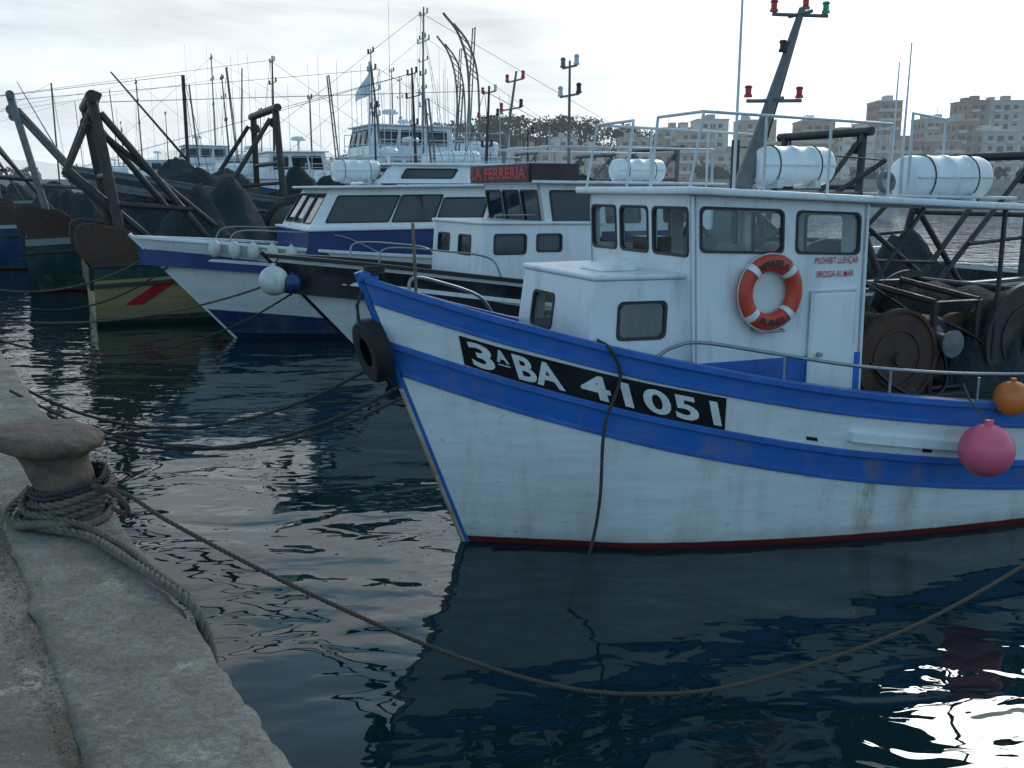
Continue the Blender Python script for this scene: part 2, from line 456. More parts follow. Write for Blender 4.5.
def net_pile(parent,x,y,z,sx,sy,sz,mat=NET,name='net_pile'):
    vs=[];fs=[];n=26
    for i in range(n+1):
        for j in range(n+1):
            a=i/n*2-1;b=j/n*2-1; rr=math.sqrt(a*a+b*b)
            h=max(0,1-rr**2.5)*(.75+.4*noise.noise(V((a*2.3+x,b*2.3,y))))+.12*noise.noise(V((a*7,b*7,x)))+.05*noise.noise(V((a*15,b*15,y)))
            vs.append((x+a*sx,y+b*sy,z+max(-.02,h)*sz))
    for i in range(n):
        for j in range(n): k=i*(n+1)+j; fs.append((k,k+n+1,k+n+2,k+1))
    return mesh(name,vs,fs,mat,parent,smooth=True,ang=80)
def drum(parent,x,y,z,R,w,mat=DARKST,net=NET,name='net_drum'):
    prof=[(.001,-w/2-.05),(.06,-w/2-.05),(.06,-w/2),(R*.55,-w/2),(R*.55,-w/2-.015),(R*.62,-w/2-.015),(R*.62,-w/2),(R*.93,-w/2),(R*.93,-w/2-.02),(R,-w/2-.02),(R,-w/2+.03),(R*.4,-w/2+.035),(R*.4,w/2-.035),(R,w/2-.03),(R,w/2),(.06,w/2),(.06,w/2+.05),(.001,w/2+.05)]
    lathe(name,prof,(x,y,z),mat,parent,axis=(0,1,0),n=36)
    prof=[(R*.38,-w/2+.04)]+[(R*(.78+.07*math.sin(k*2.1)),-w/2+.05+(w-.1)*k/9) for k in range(10)]+[(R*.38,w/2-.04)]
    lathe(name+'_winding',prof,(x,y,z),net,parent,axis=(0,1,0),n=28)
def raft(parent,x,y,z,L,r):
    h=L/2
    prof=[(.001,-h),(r*.8,-h),(r*.93,-h+.02),(r,-h+.06)]
    for c in (-.5,0,.5):
        prof+=[(r,c*h-.03),(r*1.04,c*h-.02),(r*1.04,c*h+.02),(r,c*h+.03)]
    prof+=[(r,h-.06),(r*.93,h-.02),(r*.8,h),(.001,h)]
    lathe('life_raft_canister',prof,(x,y,z),WHITE2,parent,axis=(1,0,0),n=32)
    l=[]
    for c in (-.55,.55):
        xx=x+c*h
        l.append(([(xx,y+1.05*r*math.cos(a),z+1.05*r*math.sin(a)) for a in [2*math.pi*k/24 for k in range(25)]],.006))
    tubes('canister_straps',l,BLACK,parent,n=6)
    for c in (-.5,.5): box('canister_cradle',(x+c*h,y,z-r*.92),(.06,r*1.9,r*.45),ALU,parent)
    box('canister_seam',(x,y-r*1.0,z),(L*.96,.02,.012),BALL,parent,bev=0)
def whip(parent,x,y,z,h,name='whip_antenna'):
    tubes(name,[([(x,y,z),(x+.02,y,z+h)],[.014,.006])],ALU,parent,n=6)

# ============================================================ BOAT 1 (main)
boat=empty('fishing_boat',(-.36,7.75,0),rad(22))
H1=Hull(10,.81,[(-.81,2.14),(-.4,1.98),(0,1.84),(1,1.55),(2.5,1.25),(4.5,1.04),(6.5,1.0),(8.5,1.1),(10,1.25)],
 [(0,.05),(.4,.31),(.81,.56),(1.81,.98),(3.3,1.4),(5.3,1.62),(7.5,1.6),(10,1.25),(10.9,1.0)],
 [(0,.03),(.6,.37),(1.275,.74),(2.8,1.15),(4.57,1.38),(7,1.4),(9.5,1.0),(10.5,.8)])
B_=(.02,.135,.48); W_=(.78,.79,.79)
hm=hullmat('hull_blue_white',[(0,B_),(.17,W_),(.47,B_),(.73,W_)],dirt=.75,rust_at=[(2.95,.12,.7),(3.35,.1,.35),(-.05,.05,.2),(4.4,.1,.4)])
H1.build(boat,hm,BLUE,BLUE,bul=.5,rub=BLUE)
H1.strip(boat,'rubbing_strake',BLUE,.485,-.02,.028,-.035,.02)
H1.strip(boat,'lower_strake',BLUE,.72,-.02,.018,-.02,.02)
H1.strip(boat,'upper_strake',BLUE,.16,-.02,.02,-.018,.018)
H1.strip(boat,'spray_bar',WHITE,.35,-.02,.05,-.04,.04,x0=2.35,x1=3.55,sides=(-1,))
g=G(); g.add(*tube_geo([(H1.stem(z)-.03,0,z) for z in [1.3-.1*i for i in range(15)]],.028,8)); g.obj('stem_iron',M('stem_ochre',(.35,.2,.07),.6,scale=6,col2=(.5,.5,.45)),boat,smooth=True)
H1.decal(boat,'registration_plate',PLATE,[(-.33,.215),(1.42,.195),(1.36,.475),(-.36,.455)],.013)
# registration: 3, small raised A, BA 41051
gt=G()
def put(body,u0,u1,w0,w1,bold=.03,space=1.04):
    tv,tf=text_mesh(body,1.0,bold,space)
    a0=min(v.x for v in tv);a1=max(v.x for v in tv);c1=max(v.y for v in tv);c0=min(v.y for v in tv)
    gt.add([H1.pt(-.30+(u0+(u1-u0)*(v.x-a0)/(a1-a0))*1.64,.437-(w0+(w1-w0)*(v.y-c0)/(c1-c0))*.2,-1,.024) for v in tv],tf)
put('3',0,.085,0,1); put('A',.098,.145,.5,1,.04); put('BA',.165,.345,0,1); put('41051',.415,1.0,0,1,.03,1.1)
gt.obj('registration_number',LETTER,boat)
H1.decal(boat,'ordinal_bar',LETTER,[(-.30+.1*1.64,.352),(-.30+.145*1.64,.352),(-.30+.145*1.64,.362),(-.30+.1*1.64,.362)],.024,nx=4,ny=1)
for sx_ in (2.0,3.0,4.1,5.2):
    H1.decal(boat,'scupper',BLACK,[(sx_,.40),(sx_+.09,.40),(sx_+.09,.43),(sx_,.43)],.004,nx=4,ny=2)
# trunk cabin
cabin(boat,'trunk',.68,1.57,.70,.78,1.33,2.13,2.13,rf=.10,ra=0,inw=.03,
 front=[(.2,.5,.46,.8)],side=[(.27,.73,.45,.79)],back=[],mat=WHITE,glass=GLASS,roof=.02,roofth=.05,roof_aft=1.53,fw=.014)
gh_=G(); gh_.add([(.95,-.45,2.182),(1.25,-.45,2.182),(1.25,-.05,2.182),(.95,-.05,2.182),(.96,-.44,2.2),(1.25,-.45,2.27),(1.25,-.05,2.27),(.96,-.06,2.2)],CF); gh_.obj('trunk_hatch',WHITE,boat,bev=.008)
# pilot house
cabin(boat,'wheelhouse',1.57,3.15,.85,.85,.83,2.76,2.69,rf=-.09,ra=-.03,inw=.0,
 front=[(.03,.29,.765,.95),(.34,.61,.765,.95),(.66,.965,.765,.95)],
 side=[(.045,.50,.785,.955),(.58,.955,.785,.955)],back=[(.15,.45,.5,.95),(.55,.9,.75,.95)],mat=WHITE,glass=GLASS,roof=.1,roofth=.06,roof_aft=4.75,fw=.012)
box('dashboard',(1.85,0,2.16),(.35,1.5,.12),DARKST,boat)
lathe('steering_wheel',circ_prof(.2,.015),(2.15,.1,2.34),WOOD,boat,axis=(1,0,.3),n=24,closed=True)
box('radio_set',(1.9,.45,2.32),(.22,.3,.16),BLACK,boat); box('echo_sounder',(1.85,-.4,2.33),(.16,.26,.2),GREYST,boat)
box('wheelhouse_blue_band_port',(2.36,-.853,1.16),(1.57,.012,.66),BLUE,boat,bev=.003)
box('door_panel',(2.82,-.868,1.51),(.42,.03,.96),WHITE2,boat,bev=.012)
tubes('door_frame',[([(2.6,-.872,1.0),(2.6,-.872,2.01),(3.04,-.872,2.01),(3.04,-.872,1.0)],.012)],WHITE,boat)
lathe('door_handle',[(.001,0),(.02,0),(.02,.04),(.001,.04)],(2.68,-.885,1.5),STEEL,boat,axis=(0,-1,0),n=12)
text_on('warning_text','PROHIBIT LLEN\u00c7AR',(2.62,-.862,2.21),(1,0,0),(0,0,1),.065,RED,boat,width=.43,bold=.008)
text_on('warning_text_line','BROSSA AL MAR',(2.65,-.862,2.115),(1,0,0),(0,0,1),.052,RED,boat,width=.36,bold=.008)
tubes('wheelhouse_corner_trim',[([(1.57,-.852,.85),(1.485,-.852,2.75)],.013),([(3.15,-.852,.85),(3.12,-.852,2.69)],.013)],WHITE,boat)
# lifebuoy
lb=(2.17,-.905,2.02)
lathe('lifebuoy_ring',circ_prof(.23,.066,16,.8),lb,RINGO,boat,axis=(0,-1,0),n=48,closed=True)
g=G()
for k in range(4):
    a0=math.pi/4+k*math.pi/2
    pts=[(lb[0]+.23*math.cos(a0+t),lb[1],lb[2]+.23*math.sin(a0+t)) for t in (-.1,-.05,0,.05,.1)]
    g.add(*tube_geo(pts,.0685,16))
g.obj('lifebuoy_bands',WHITE2,boat,smooth=True)
tubes('lifebuoy_line',[([(lb[0]+.3*math.cos(a),lb[1]-.01,lb[2]+.3*math.sin(a)) for a in [2*math.pi*k/32 for k in range(33)]],.006)],BALL,boat,n=6)
gt=G()
for word,ac,sg in (('MANUELA',math.pi/2,-1),('BLANES',-math.pi/2,1)):
    n=len(word)
    for i,ch in enumerate(word):
        a=ac+sg*(i-(n-1)/2)*.17
        tv,tf=text_mesh(ch,.07,.003)
        cx=(max(v.x for v in tv)+min(v.x for v in tv))/2; cy=.025
        rr=V((math.cos(a),0,math.sin(a))); tt=V((math.sin(a),0,-math.cos(a)))
        ex,ey=(tt,rr) if sg<0 else (-tt,-rr)
        gt.add([V(lb)+rr*.23+ex*(v.x-cx)+ey*(v.y-cy)+V((0,-.058,0)) for v in tv],tf)
gt.obj('lifebuoy_lettering',BLACK,boat)
tubes('lifebuoy_bracket',[([(2.05,-.86,1.74),(2.05,-.95,1.72),(2.29,-.95,1.72),(2.29,-.86,1.74)],.01)],STEEL,boat)
# roof gear
l=[]; zt=3.36
ZR=lambda x:2.83-.044*(x-1.5)
for y in (-.86,.86):
    l.append(([(1.55,y,zt),(3.3,y,zt-.05)],.012))
    for x in (1.55,2.1,2.7,3.3): l.append(([(x+(.0 if x>1.6 else -.1),y,ZR(x)-.02),(x,y,zt-.03*(x-1.5))],.011))
l.append(([(1.55,-.86,zt),(1.55,-.2,zt)],.012)); l.append(([(1.55,.2,zt),(1.55,.86,zt)],.012))
l.append(([(1.5,.2,ZR(1.5)),(1.55,.2,zt)],.012)); l.append(([(1.5,-.2,ZR(1.5)),(1.55,-.2,zt)],.012))
l.append(([(3.3,-.86,ZR(3.3)),(4.7,-.86,ZR(4.7)+.04)],.012))
tubes('roof_railing',l,ALU,boat)
mx=lambda t:V((2.5+.53*t,0,2.8+1.5*t))
tubes('mast',[([mx(0),mx(.35),mx(1)],[.085,.055,.028])],GREYST,boat,n=12)
tubes('mast_arms',[([mx(.5)+V((0,-.15,0)),mx(.5)+V((0,.15,0))],.016),([mx(.97)+V((0,-.15,0)),mx(.97)+V((0,.15,0))],.016),([mx(.5)+V((-.25,0,-.02)),mx(.5)+V((.3,0,0))],.016),([mx(.97)+V((-.28,0,-.02)),mx(.97)+V((.28,0,0))],.016)],GREYST,boat)
tubes('mast_cable',[(catmull([mx(.03)+V((.09,-.03,0)),mx(.3)+V((.07,-.02,0)),mx(.6)+V((.06,.0,0)),mx(.95)+V((.03,0,0))],5),.008)],BLACK,boat,n=6)
lp=[(.001,0),(.035,0),(.035,.02),(.026,.03),(.026,.07),(.035,.08),(.026,.095),(.001,.1)]
for p,m_ in ((mx(.5)+V((-.24,0,.01)),REDG),(mx(.5)+V((.28,0,.02)),REDG),(mx(.97)+V((-.27,0,0)),REDG),(mx(.97)+V((.26,0,.02)),GRNG),(mx(.97)+V((.05,0,.04)),REDG),(mx(.72)+V((-.03,0,.06)),DARKST)):
    lathe('signal_lamp',lp,p,m_,boat,n=14)
whip(boat,2.35,-.1,2.8,2.9); whip(boat,3.75,-.5,2.7,1.3); whip(boat,4.0,-.1,2.7,1.2)
raft(boat,2.98,.0,3.0,.78,.165); raft(boat,4.2,-.5,2.90,.88,.185)
tubes('antenna_arch',[([(3.7,-.65,2.7),(3.7,-.65,3.42),(4.5,-.2,3.42),(4.5,-.2,2.68)],.013)],ALU,boat)
lathe('horn',circ_prof(.07,.025,10),(3.42,-.7,2.86),GREYST,boat,axis=(0,-1,.1),n=20,closed=True)
tubes('canopy_posts',[([(4.6,s*.85,.6),(4.6,s*.85,2.66)],.02) for s in (-1,1)]+[([(3.2,-.85,2.0),(3.7,-.85,2.65)],.018)],DARKST,boat)
for side in (-1,1):
    pts=[H1.pt(1.0,0,side,-.05)+V((0,0,.03))]+[H1.pt(x,0,side,-.05)+V((0,0,h)) for x,h in ((1.1,.12),(1.3,.2),(1.8,.22),(2.4,.22),(3,.23),(3.6,.25),(4.4,.28),(5.5,.28),(6.5,.25),(7,.05))]
    P=catmull(pts,8)
    l=[(P,.014)]
    for x in (1.9,2.75,3.55,4.4,5.3,6.2):
        a=H1.pt(x,0,side,-.05); l.append(([a,a+V((0,0,.22))],.011))
    tubes('gunwale_handrail',l,STEEL,boat)
pts=[H1.pt(-.45,0,1,-.06),H1.pt(-.4,0,1,-.06)+V((0,0,.14)),H1.pt(-.15,0,1,-.06)+V((0,0,.17)),H1.pt(.2,0,1,-.06)+V((0,0,.14)),H1.pt(.35,0,1,-.06)]
tubes('bow_rail',[(catmull(pts,6),.014)],STEEL,boat)
tubes('boat_hook_pole',[([(-.35,.12,1.6),(-.38,.12,2.55)],.013)],WOOD,boat)
tubes('mooring_bitts',[([(-.15,-.14,1.5),(-.15,-.14,1.93)],.035),([(-.15,.14,1.5),(-.15,.14,1.93)],.035),([(-.15,-.22,1.86),(-.15,.22,1.86)],.025)],BLUE,boat)
box('stemhead',(-.77,0,2.165),(.15,.13,.09),BLUE,boat,bev=.03)
rope('bow_line_turns',[(-.72+.07*math.cos(a),.07*math.sin(a),2.17+.004*a) for a in [k*.5 for k in range(40)]],.013,ROPED,boat)
net_pile(boat,.3,0,1.4,.35,.35,.3,NET,'rope_heap')
box('fore_hatch',(.3,0,1.5),(.4,.5,.25),DARKST,boat,bev=.03)
# tyre at bow
ty=V((-.73,.05,1.60))
tp=[(.13,-.07),(.2,-.085),(.26,-.08),(.28,-.05),(.285,0),(.28,.05),(.26,.08),(.2,.085),(.13,.07),(.15,.05),(.2,.06),(.25,.03),(.25,-.03),(.2,-.06),(.15,-.05)]
tp=[(r*.88,h*.9) for r,h in tp]
lathe('tyre_fender',tp,ty,RUBBER,boat,axis=(.99,.1,.25),n=40,closed=True)
tubes('tyre_lashing',[([(-.76,.05,2.18),(-.84,.06,1.95),(-.84,.06,1.83)],.012),([(-.76,-.03,2.18),(-.86,.0,1.95),(-.84,.02,1.83)],.012)],ROPED,boat)
# winches and net drums aft of the house
drum(boat,3.58,-.5,1.40,.42,.6,RUST,NETG,'winch_drum')
drum(boat,3.7,.45,1.5,.42,.6,DARKST,NET,'net_drum')
drum(boat,5.0,-.1,1.5,.5,1.5,DARKST,NET,'net_drum')
lathe('gypsy_head',[(.001,0),(.12,0),(.14,.02),(.08,.06),(.07,.16),(.11,.22),(.12,.25),(.001,.27)],(4.12,-.62,1.5),GREYST,boat,axis=(0,-1,0),n=28)
box('winch_gearbox',(4.18,-.4,1.40),(.46,.4,.55),RUST,boat,bev=.04)
box('winch_bed',(3.9,-.4,.82),(1.3,.9,.5),DARKST,boat,bev=.02)
lathe('gear_wheel',[(.001,-.03),(.27,-.03),(.27,.03),(.24,.035),(.08,.035),(.08,.07),(.001,.07)],(4.45,-.55,1.45),RUST,boat,axis=(0,-1,0),n=40)
tubes('winch_frame',[([(4.0,-.75,.6),(4.0,-.75,1.85),(4.5,-.75,1.85),(4.5,-.75,.6)],.03),([(4.0,.2,.6),(4.0,.2,1.95),(4.5,.2,1.95),(4.5,.2,.6)],.03),([(4.0,-.75,1.85),(4.0,.2,1.95)],.03),([(4.5,-.75,1.85),(4.5,.2,1.95)],.03),([(4.0,-.76,1.1),(4.5,-.76,1.1)],.02)],DARKST,boat)
net_pile(boat,3.75,-.55,.75,.55,.5,.55,NETG)
net_pile(boat,4.75,-.55,.7,.6,.55,1.15,NET)
net_pile(boat,5.6,-.2,.62,.9,1.1,1.1,NET)
net_pile(boat,7.2,0,.62,1.0,1.1,.8,NETG)
tubes('warp_guide',[([(4.7,-.9,.6),(5.1,-.9,1.9),(5.1,.9,1.9),(4.7,.9,.6)],.04)],DARKST,boat)
tubes('hydraulic_hoses',[(catmull([(3.2,-.7,1.6),(3.4,-.85,1.25),(3.8,-.9,1.05),(4.2,-.75,1.15),(4.3,-.5,1.6)],8),.016),(catmull([(3.2,-.6,1.8),(3.5,-.2,2.05),(4.0,-.3,1.8),(4.2,-.45,1.6)],8),.014),(catmull([(4.2,-.5,1.7),(4.5,-.8,1.5),(4.7,-.85,1.2),(5.0,-.8,1.3)],8),.014)],BLACK,boat)
gantry(boat,9.2,1.1,.7,2.2,.3,DARKST,.06,1.2)
ball('pink_buoy',(3.58,-1.80,.84),.205,PINK,boat,sx=1.0)
ball('orange_buoy',(4.0,-1.62,1.18),.14,ORANGE,boat)
tubes('buoy_lanyard',[([(3.58,-1.8,1.05),(3.56,-1.62,1.2),(3.55,-1.55,1.32)],.008)],ROPEB,boat)
M1=Matrix.Translation(V((-.36,7.75,0)))@Matrix.Rotation(rad(22),4,'Z')
inv=M1.inverted()
pA=[H1.pt(.62,0,-1,-.1)+V((0,0,.05)),H1.pt(.64,0,-1,.05)+V((0,0,.01)),H1.pt(.66,.2,-1,.06)]
rope('bow_line',pA+[inv@V(p) for p in ((.67,7.05,1.10),(.63,6.88,.62),(.55,6.7,.3),(.38,6.4,.0),(.1,6.0,-.35))],.013,ROPED,boat)

# ============================================================ BOAT 2
b2=empty('fishing_boat',(-1.75,14.4,0),rad(25))
H2=scaled_hull(12.5,1.75,1.92,1.25,1.3,2.0)
H2.build(b2,hullmat('hull_white_black',[(0,(.7,.7,.68)),(.06,(.015,.015,.02)),(.3,W_),(1.2,W_)],boot=(.02,.04,.12),bootz=.2,dirt=.6),BLACK,BLACK,bul=.5)
H2.strip(b2,'rubbing_strake',WHITE,.31,-.02,.04,-.03,.03)
cabin(b2,'trunk',.95,2.9,1.0,1.05,.9,2.32,2.3,rf=.1,front=[(.12,.35,.7,.88),(.55,.78,.7,.88)],side=[(.1,.35,.72,.9),(.45,.65,.74,.9)],inw=.05,roof=.04)
cabin(b2,'wheelhouse',2.0,4.9,.95,.95,2.2,2.88,2.85,rf=-.12,front=[(.03,.31,.15,.85),(.35,.65,.15,.85),(.69,.97,.15,.85)],side=[(.06,.28,.2,.85),(.36,.55,.2,.85),(.7,.9,.2,.8)],inw=.0,roof=.15)
box('name_board',(1.72,0,3.03),(.05,2.1,.26),MAROON,b2,bev=.01)
box('name_board_side',(2.1,-1.06,3.03),(.75,.05,.26),MAROON,b2,bev=.01)
text_on('name_lettering','LA FERRERIA',(1.69,.98,2.95),(0,-1,0),(0,0,1),.17,RED,b2,width=1.95,bold=.03)
mast(b2,3.1,.4,2.9,4.75,0,((.95,.22),(.72,.3)),GREYST,.03)
tubes('roof_railing',[([(2.1,y,2.9),(2.1,y,3.4),(4.9,y,3.4),(4.9,y,2.9)],.014) for y in (-.9,.9)]+[([(2.1,-.9,3.4),(2.1,.9,3.4)],.014),([(3.4,-.9,2.9),(3.4,-.9,3.4)],.014)],ALU,b2)
raft(b2,4.3,.3,3.1,.9,.18)
tubes('trunk_handrail',[([(1.3,-.8,2.38),(1.3,-.8,2.45),(2.1,-.85,2.45),(2.1,-.85,2.38)],.01)],STEEL,b2)
l=[]
for side in (-1,1):
    pts=[H2.pt(x,0,side,-.06)+V((0,0,h)) for x,h in ((-.5,.02),(-.4,.25),(.3,.3),(.8,.27),(.95,.02))]
    l.append((catmull(pts,6),.014))
tubes('bow_rail',l,STEEL,b2)
ball('ball_fender',(-1.72,-.28,1.6),.2,BALL,b2); ball('ball_fender_blue',(-1.5,-.4,1.57),.12,NAVY,b2)
tubes('fender_lines',[([(-1.72,-.28,1.8),(-1.6,-.15,1.92)],.012)],ROPED,b2)
gantry(b2,11.2,1.5,.8,2.6,.4,DARKST,.07,2.4)
gantry(b2,8.2,1.5,.8,1.9,-.8,DARKST,.06,-1.6,blocks=False)
drum(b2,7.2,0,1.4,.6,1.8,DARKST,NETG)
net_pile(b2,9.8,0,.8,1.1,1.3,1.3,NET); net_pile(b2,6.2,-.3,.8,.8,1.2,1.0,NETG)
tubes('derrick',[([(6.0,0,.8),(6.0,0,3.6)],.07),([(6.0,0,1.6),(9.0,-.3,3.3)],.045),([(6,0,3.5),(9.0,-.3,3.3)],.012),([(8.6,-1.3,.9),(10.2,-1.3,2.7)],.05),([(10.2,-1.3,.9),(8.6,-1.3,2.7)],.05)],DARKST,b2)
for i,x in enumerate((6.4,7.4,8.6,9.8)):
    p=H2.pt(x,.5,-1,.17); ball('side_fender',p,.16,BALL,b2,sx=1.5)
# ============================================================ BOAT 3
b3=empty('fishing_boat',(-5.3,19.1,0),rad(24))
H3=scaled_hull(15,1.75,1.95,1.45,1.5,2.3)
H3.build(b3,hullmat('hull_white_navy',[(0,(.75,.75,.75)),(.5,(.76,.77,.77)),(1.35,(.015,.04,.13)),(2.2,(.015,.04,.13))],boot=(.015,.03,.08),bootz=.1,dirt=.5),WHITE2,NAVY,bul=.5,rub=WHITE2)
H3.strip(b3,'rubbing_strake',WHITE2,.34,-.02,.05,-.03,.03)
cabin(b3,'deckhouse_blue',1.0,9,1.45,1.6,.95,2.05,2.1,rf=.15,mat=NAVY,roof=.05,roofmat=WHITE2,front=[],side=[])
cabin(b3,'saloon',1.2,4.6,1.25,1.4,2.1,2.82,2.86,rf=.45,ra=.3,inw=.12,front=[(.04,.32,.12,.85),(.36,.64,.12,.85),(.68,.96,.12,.85)],side=[(.07,.42,.15,.8),(.44,.68,.15,.8),(.7,.97,.15,.72)],roof=.2,mat=WHITE2)
cabin(b3,'flybridge',2.6,6.2,1.0,1.1,2.92,3.25,3.25,rf=.3,front=[(.1,.9,.3,.8)],side=[(.1,.4,.3,.8),(.5,.9,.3,.8)],inw=.05,roof=.1,mat=WHITE2)
raft(b3,2.3,-.5,3.15,.9,.2); raft(b3,7.2,-.4,2.5,1.1,.25)
mast(b3,5.6,0,3.3,5.2,.3,((.9,.4),(.6,.5)),GREYST,.04)
for i,x in enumerate((-.6,-.3,.0,.3,.6)):
    ball('side_fender',H3.pt(x,.1,-1,.14),.11,BALL,b3,sx=1.5)
tubes('bow_rail',[(catmull([H3.pt(x,0,s,-.06)+V((0,0,h)) for x,h in ((-.3,.02),(-.1,.25),(.6,.3),(1.5,.3),(2.2,.02))],6),.014) for s in (-1,1)],STEEL,b3)
gantry(b3,13.6,1.7,1.0,3.1,.4,DARKST,.09,2.6)
net_pile(b3,11.5,0,1.0,1.3,1.6,1.5,NET)
# ============================================================ generic trawlers
def trawler(loc,ang,L,ov,hb,hmid,hs,B,hmat,cap,cabz=2.0,cabx=(.22,.5),gx=.93,gh=4,glean=.8,mh=8,seed=0,cabmat=WHITE,boom=True,gm=DARKST,bridge=True,gr=.09,davit=False):
    random.seed(seed)
    e=empty('trawler',loc,rad(ang)); h=scaled_hull(L,ov,hb,hmid,hs,B)
    h.build(e,hmat,cap,cap,bul=.5,rows=18)
    h.strip(e,'rubbing_strake',cap,.4,-.02,.05,-.04,.04)
    a,b=cabx[0]*L,cabx[1]*L; z0=hmid-.5
    hw=B*.62
    cabin(e,'deckhouse',a,b,hw,hw,z0,z0+cabz,z0+cabz,rf=.1,side=[(.08+.18*i,.18+.18*i,.6,.8) for i in range(5)],front=[(.15,.35,.6,.8),(.65,.85,.6,.8)],mat=cabmat)
    n0=z0+cabz+.06; mt=n0
    if bridge:
        cabin(e,'bridge',a+.4,a+(b-a)*.62,hw*.8,hw*.8,n0,n0+1.0,n0+.97,rf=.25,ra=-.1,inw=.06,side=[(.1,.3,.35,.85),(.36,.6,.35,.85),(.68,.92,.35,.85)],front=[(.03,.24,.35,.88),(.28,.48,.35,.88),(.52,.72,.35,.88),(.76,.97,.35,.88)],mat=cabmat,roof=.15)
        mt=n0+1.0
    tubes('bridge_railing',[([(a+.4+k*(b-a-.6)/5,s*hw*.9,n0),(a+.4+k*(b-a-.6)/5,s*hw*.9,n0+.8)],.015) for k in range(6) for s in (-1,1)]+[([(a+.4,s*hw*.9,n0+q),(b-.2,s*hw*.9,n0+q)],.015) for s in (-1,1) for q in (.4,.8)],ALU,e,n=6)
    mast(e,a+(b-a)*.5,0,mt,mt+mh*.42,random.uniform(-.2,.3),((.94,.4),(.72,.6),(.45,.3)),gm,.05)
    mast(e,a+(b-a)*.15,-.5,mt,mt+mh*.26,0,((.95,.3),),gm,.035,name='aerial_mast')
    lx=a+(b-a)*.8; H_=mh*.36
    tubes('lattice_mast',[([(lx,s*.18,mt-.9),(lx+.3,s*.12,mt+H_)],.025) for s in (-1,1)]+[([(lx+.3*k/9,-.17,mt-.9+(H_+.9)*k/9),(lx+.3*k/9,.17,mt-.9+(H_+.9)*k/9)],.014) for k in range(1,10)],GREYST,e,n=6)
    if davit:
        cr_=[(lx+.3,.5,mt-.5),(lx+.25,.5,mt+H_*.6),(lx-.1,.5,mt+H_*.95),(lx-.7,.5,mt+H_*1.15)]
        tubes('curved_davit',[(catmull(cr_,6),.045),(catmull([V(p)+V((.5,.25,-.3)) for p in cr_],6),.04)]+[([V(cr_[1]).lerp(V(cr_[2]),k/5),V(cr_[1]).lerp(V(cr_[2]),k/5)+V((.5,.25,-.3))],.02) for k in range(6)],gm,e,n=6)
    lathe('radar_scanner',[(.001,0),(.28,0),(.3,.06),(.25,.14),(.001,.18)],(a+(b-a)*.3,.2,mt+.5),WHITE2,e,n=20)
    tubes('radar_pedestal',[([(a+(b-a)*.3,.2,mt),(a+(b-a)*.3,.2,mt+.5)],.05)],WHITE2,e)
    for k in range(7): whip(e,a+.4+k*.6,random.uniform(-.9,.9),mt-.3,random.uniform(1.4,.5*mh))
    raft(e,b-.9,-.5*hw,z0+cabz+.35,1.1,.26); raft(e,b-.9,.5*hw,z0+cabz+.35,1.1,.26)
    gantry(e,L*gx,B*.72,hs-.5,gh,glean,gm,gr,2.4)
    net_pile(e,L*.82,0,hs-.5,1.6,B*.7,1.9,NET)
    drum(e,L*.68,0,hmid+.4,.75,B*.9,gm,NETG)
    X=b+1.0; tp_=V((a+(b-a)*.5,0,mt+mh*.4)); gt_=V((L*gx+glean,0,hs-.5+gh))
    if boom:
        tubes('derrick_boom',[([(X,0,z0),(X,0,z0+mh*.66)],.07),([(X,0,z0+mh*.3),(X+2.6,0,z0+mh*.66)],[.055,.03]),([(X,0,z0+mh*.66),gt_],.01),([(X,0,z0+mh*.66),(X-.8,B*.8,z0+.5)],.01),([(X,0,z0+mh*.66),(X-.8,-B*.8,z0+.5)],.01)],gm,e)
    tubes('stays',[([tp_,gt_],.008),([tp_,(-ov*.8,0,hb)],.008),([tp_,(tp_.x+.5,B*.8,hmid)],.008),([tp_,(tp_.x+.5,-B*.8,hmid)],.008)],gm,e,n=6)
    for s in (-1,1):
        g=G()
        pts=[]
        for k in range(20):
            t=2*math.pi*k/20; cx,cy=math.cos(t),math.sin(t)
            pts.append((.75*math.copysign(abs(cx)**.6,cx),.45*math.copysign(abs(cy)**.6,cy)))
        P0=V((L*gx+.3,s*B*.78,hs+.35)); n=len(pts)
        vs=[P0+V((p[0],q*.5,p[1]+.25*p[0])) for q in (-.12,.12) for p in pts]
        g.add(vs,[tuple(range(n))[::-1],tuple(range(n,2*n))]+[(k,(k+1)%n,n+(k+1)%n,n+k) for k in range(n)])
        g.obj('otter_board',RUST if s>0 else DARKST,e,bev=.02)
    for x in (.3,.5,.7,.85):
        for s in (-1,1): ball('side_fender',h.pt(x*L,.5,s,.2),.2,random.choice([BALL,RUBBER,ORANGE,BALL]),e,sx=1.4)
    return e,h
def stern_at(x,y,ang,L):
    return (x+L*math.cos(rad(ang)),y+L*math.sin(rad(ang)),0)
Hy=hullmat('hull_yellow',[(0,(.02,.07,.06)),(.28,(.42,.33,.14)),(.85,(.35,.3,.15)),(1.1,(.04,.07,.06))],boot=(.03,.05,.04),bootz=.1)
Hd=hullmat('hull_slate',[(0,(.2,.22,.23)),(.12,(.05,.07,.09)),(1.6,(.045,.06,.08)),(3,(.1,.03,.02))])
Hb=hullmat('hull_dark_blue',[(0,(.5,.5,.5)),(.15,(.02,.055,.14)),(1.5,(.02,.055,.14)),(3,(.1,.03,.02))])
Hg=hullmat('hull_green',[(0,(.3,.32,.3)),(.2,(.016,.055,.05)),(1.5,(.016,.05,.045)),(3,(.1,.03,.02))])
Hw=hullmat('hull_white',[(0,(.05,.1,.3)),(.25,W_),(1.5,W_),(3,W_)])
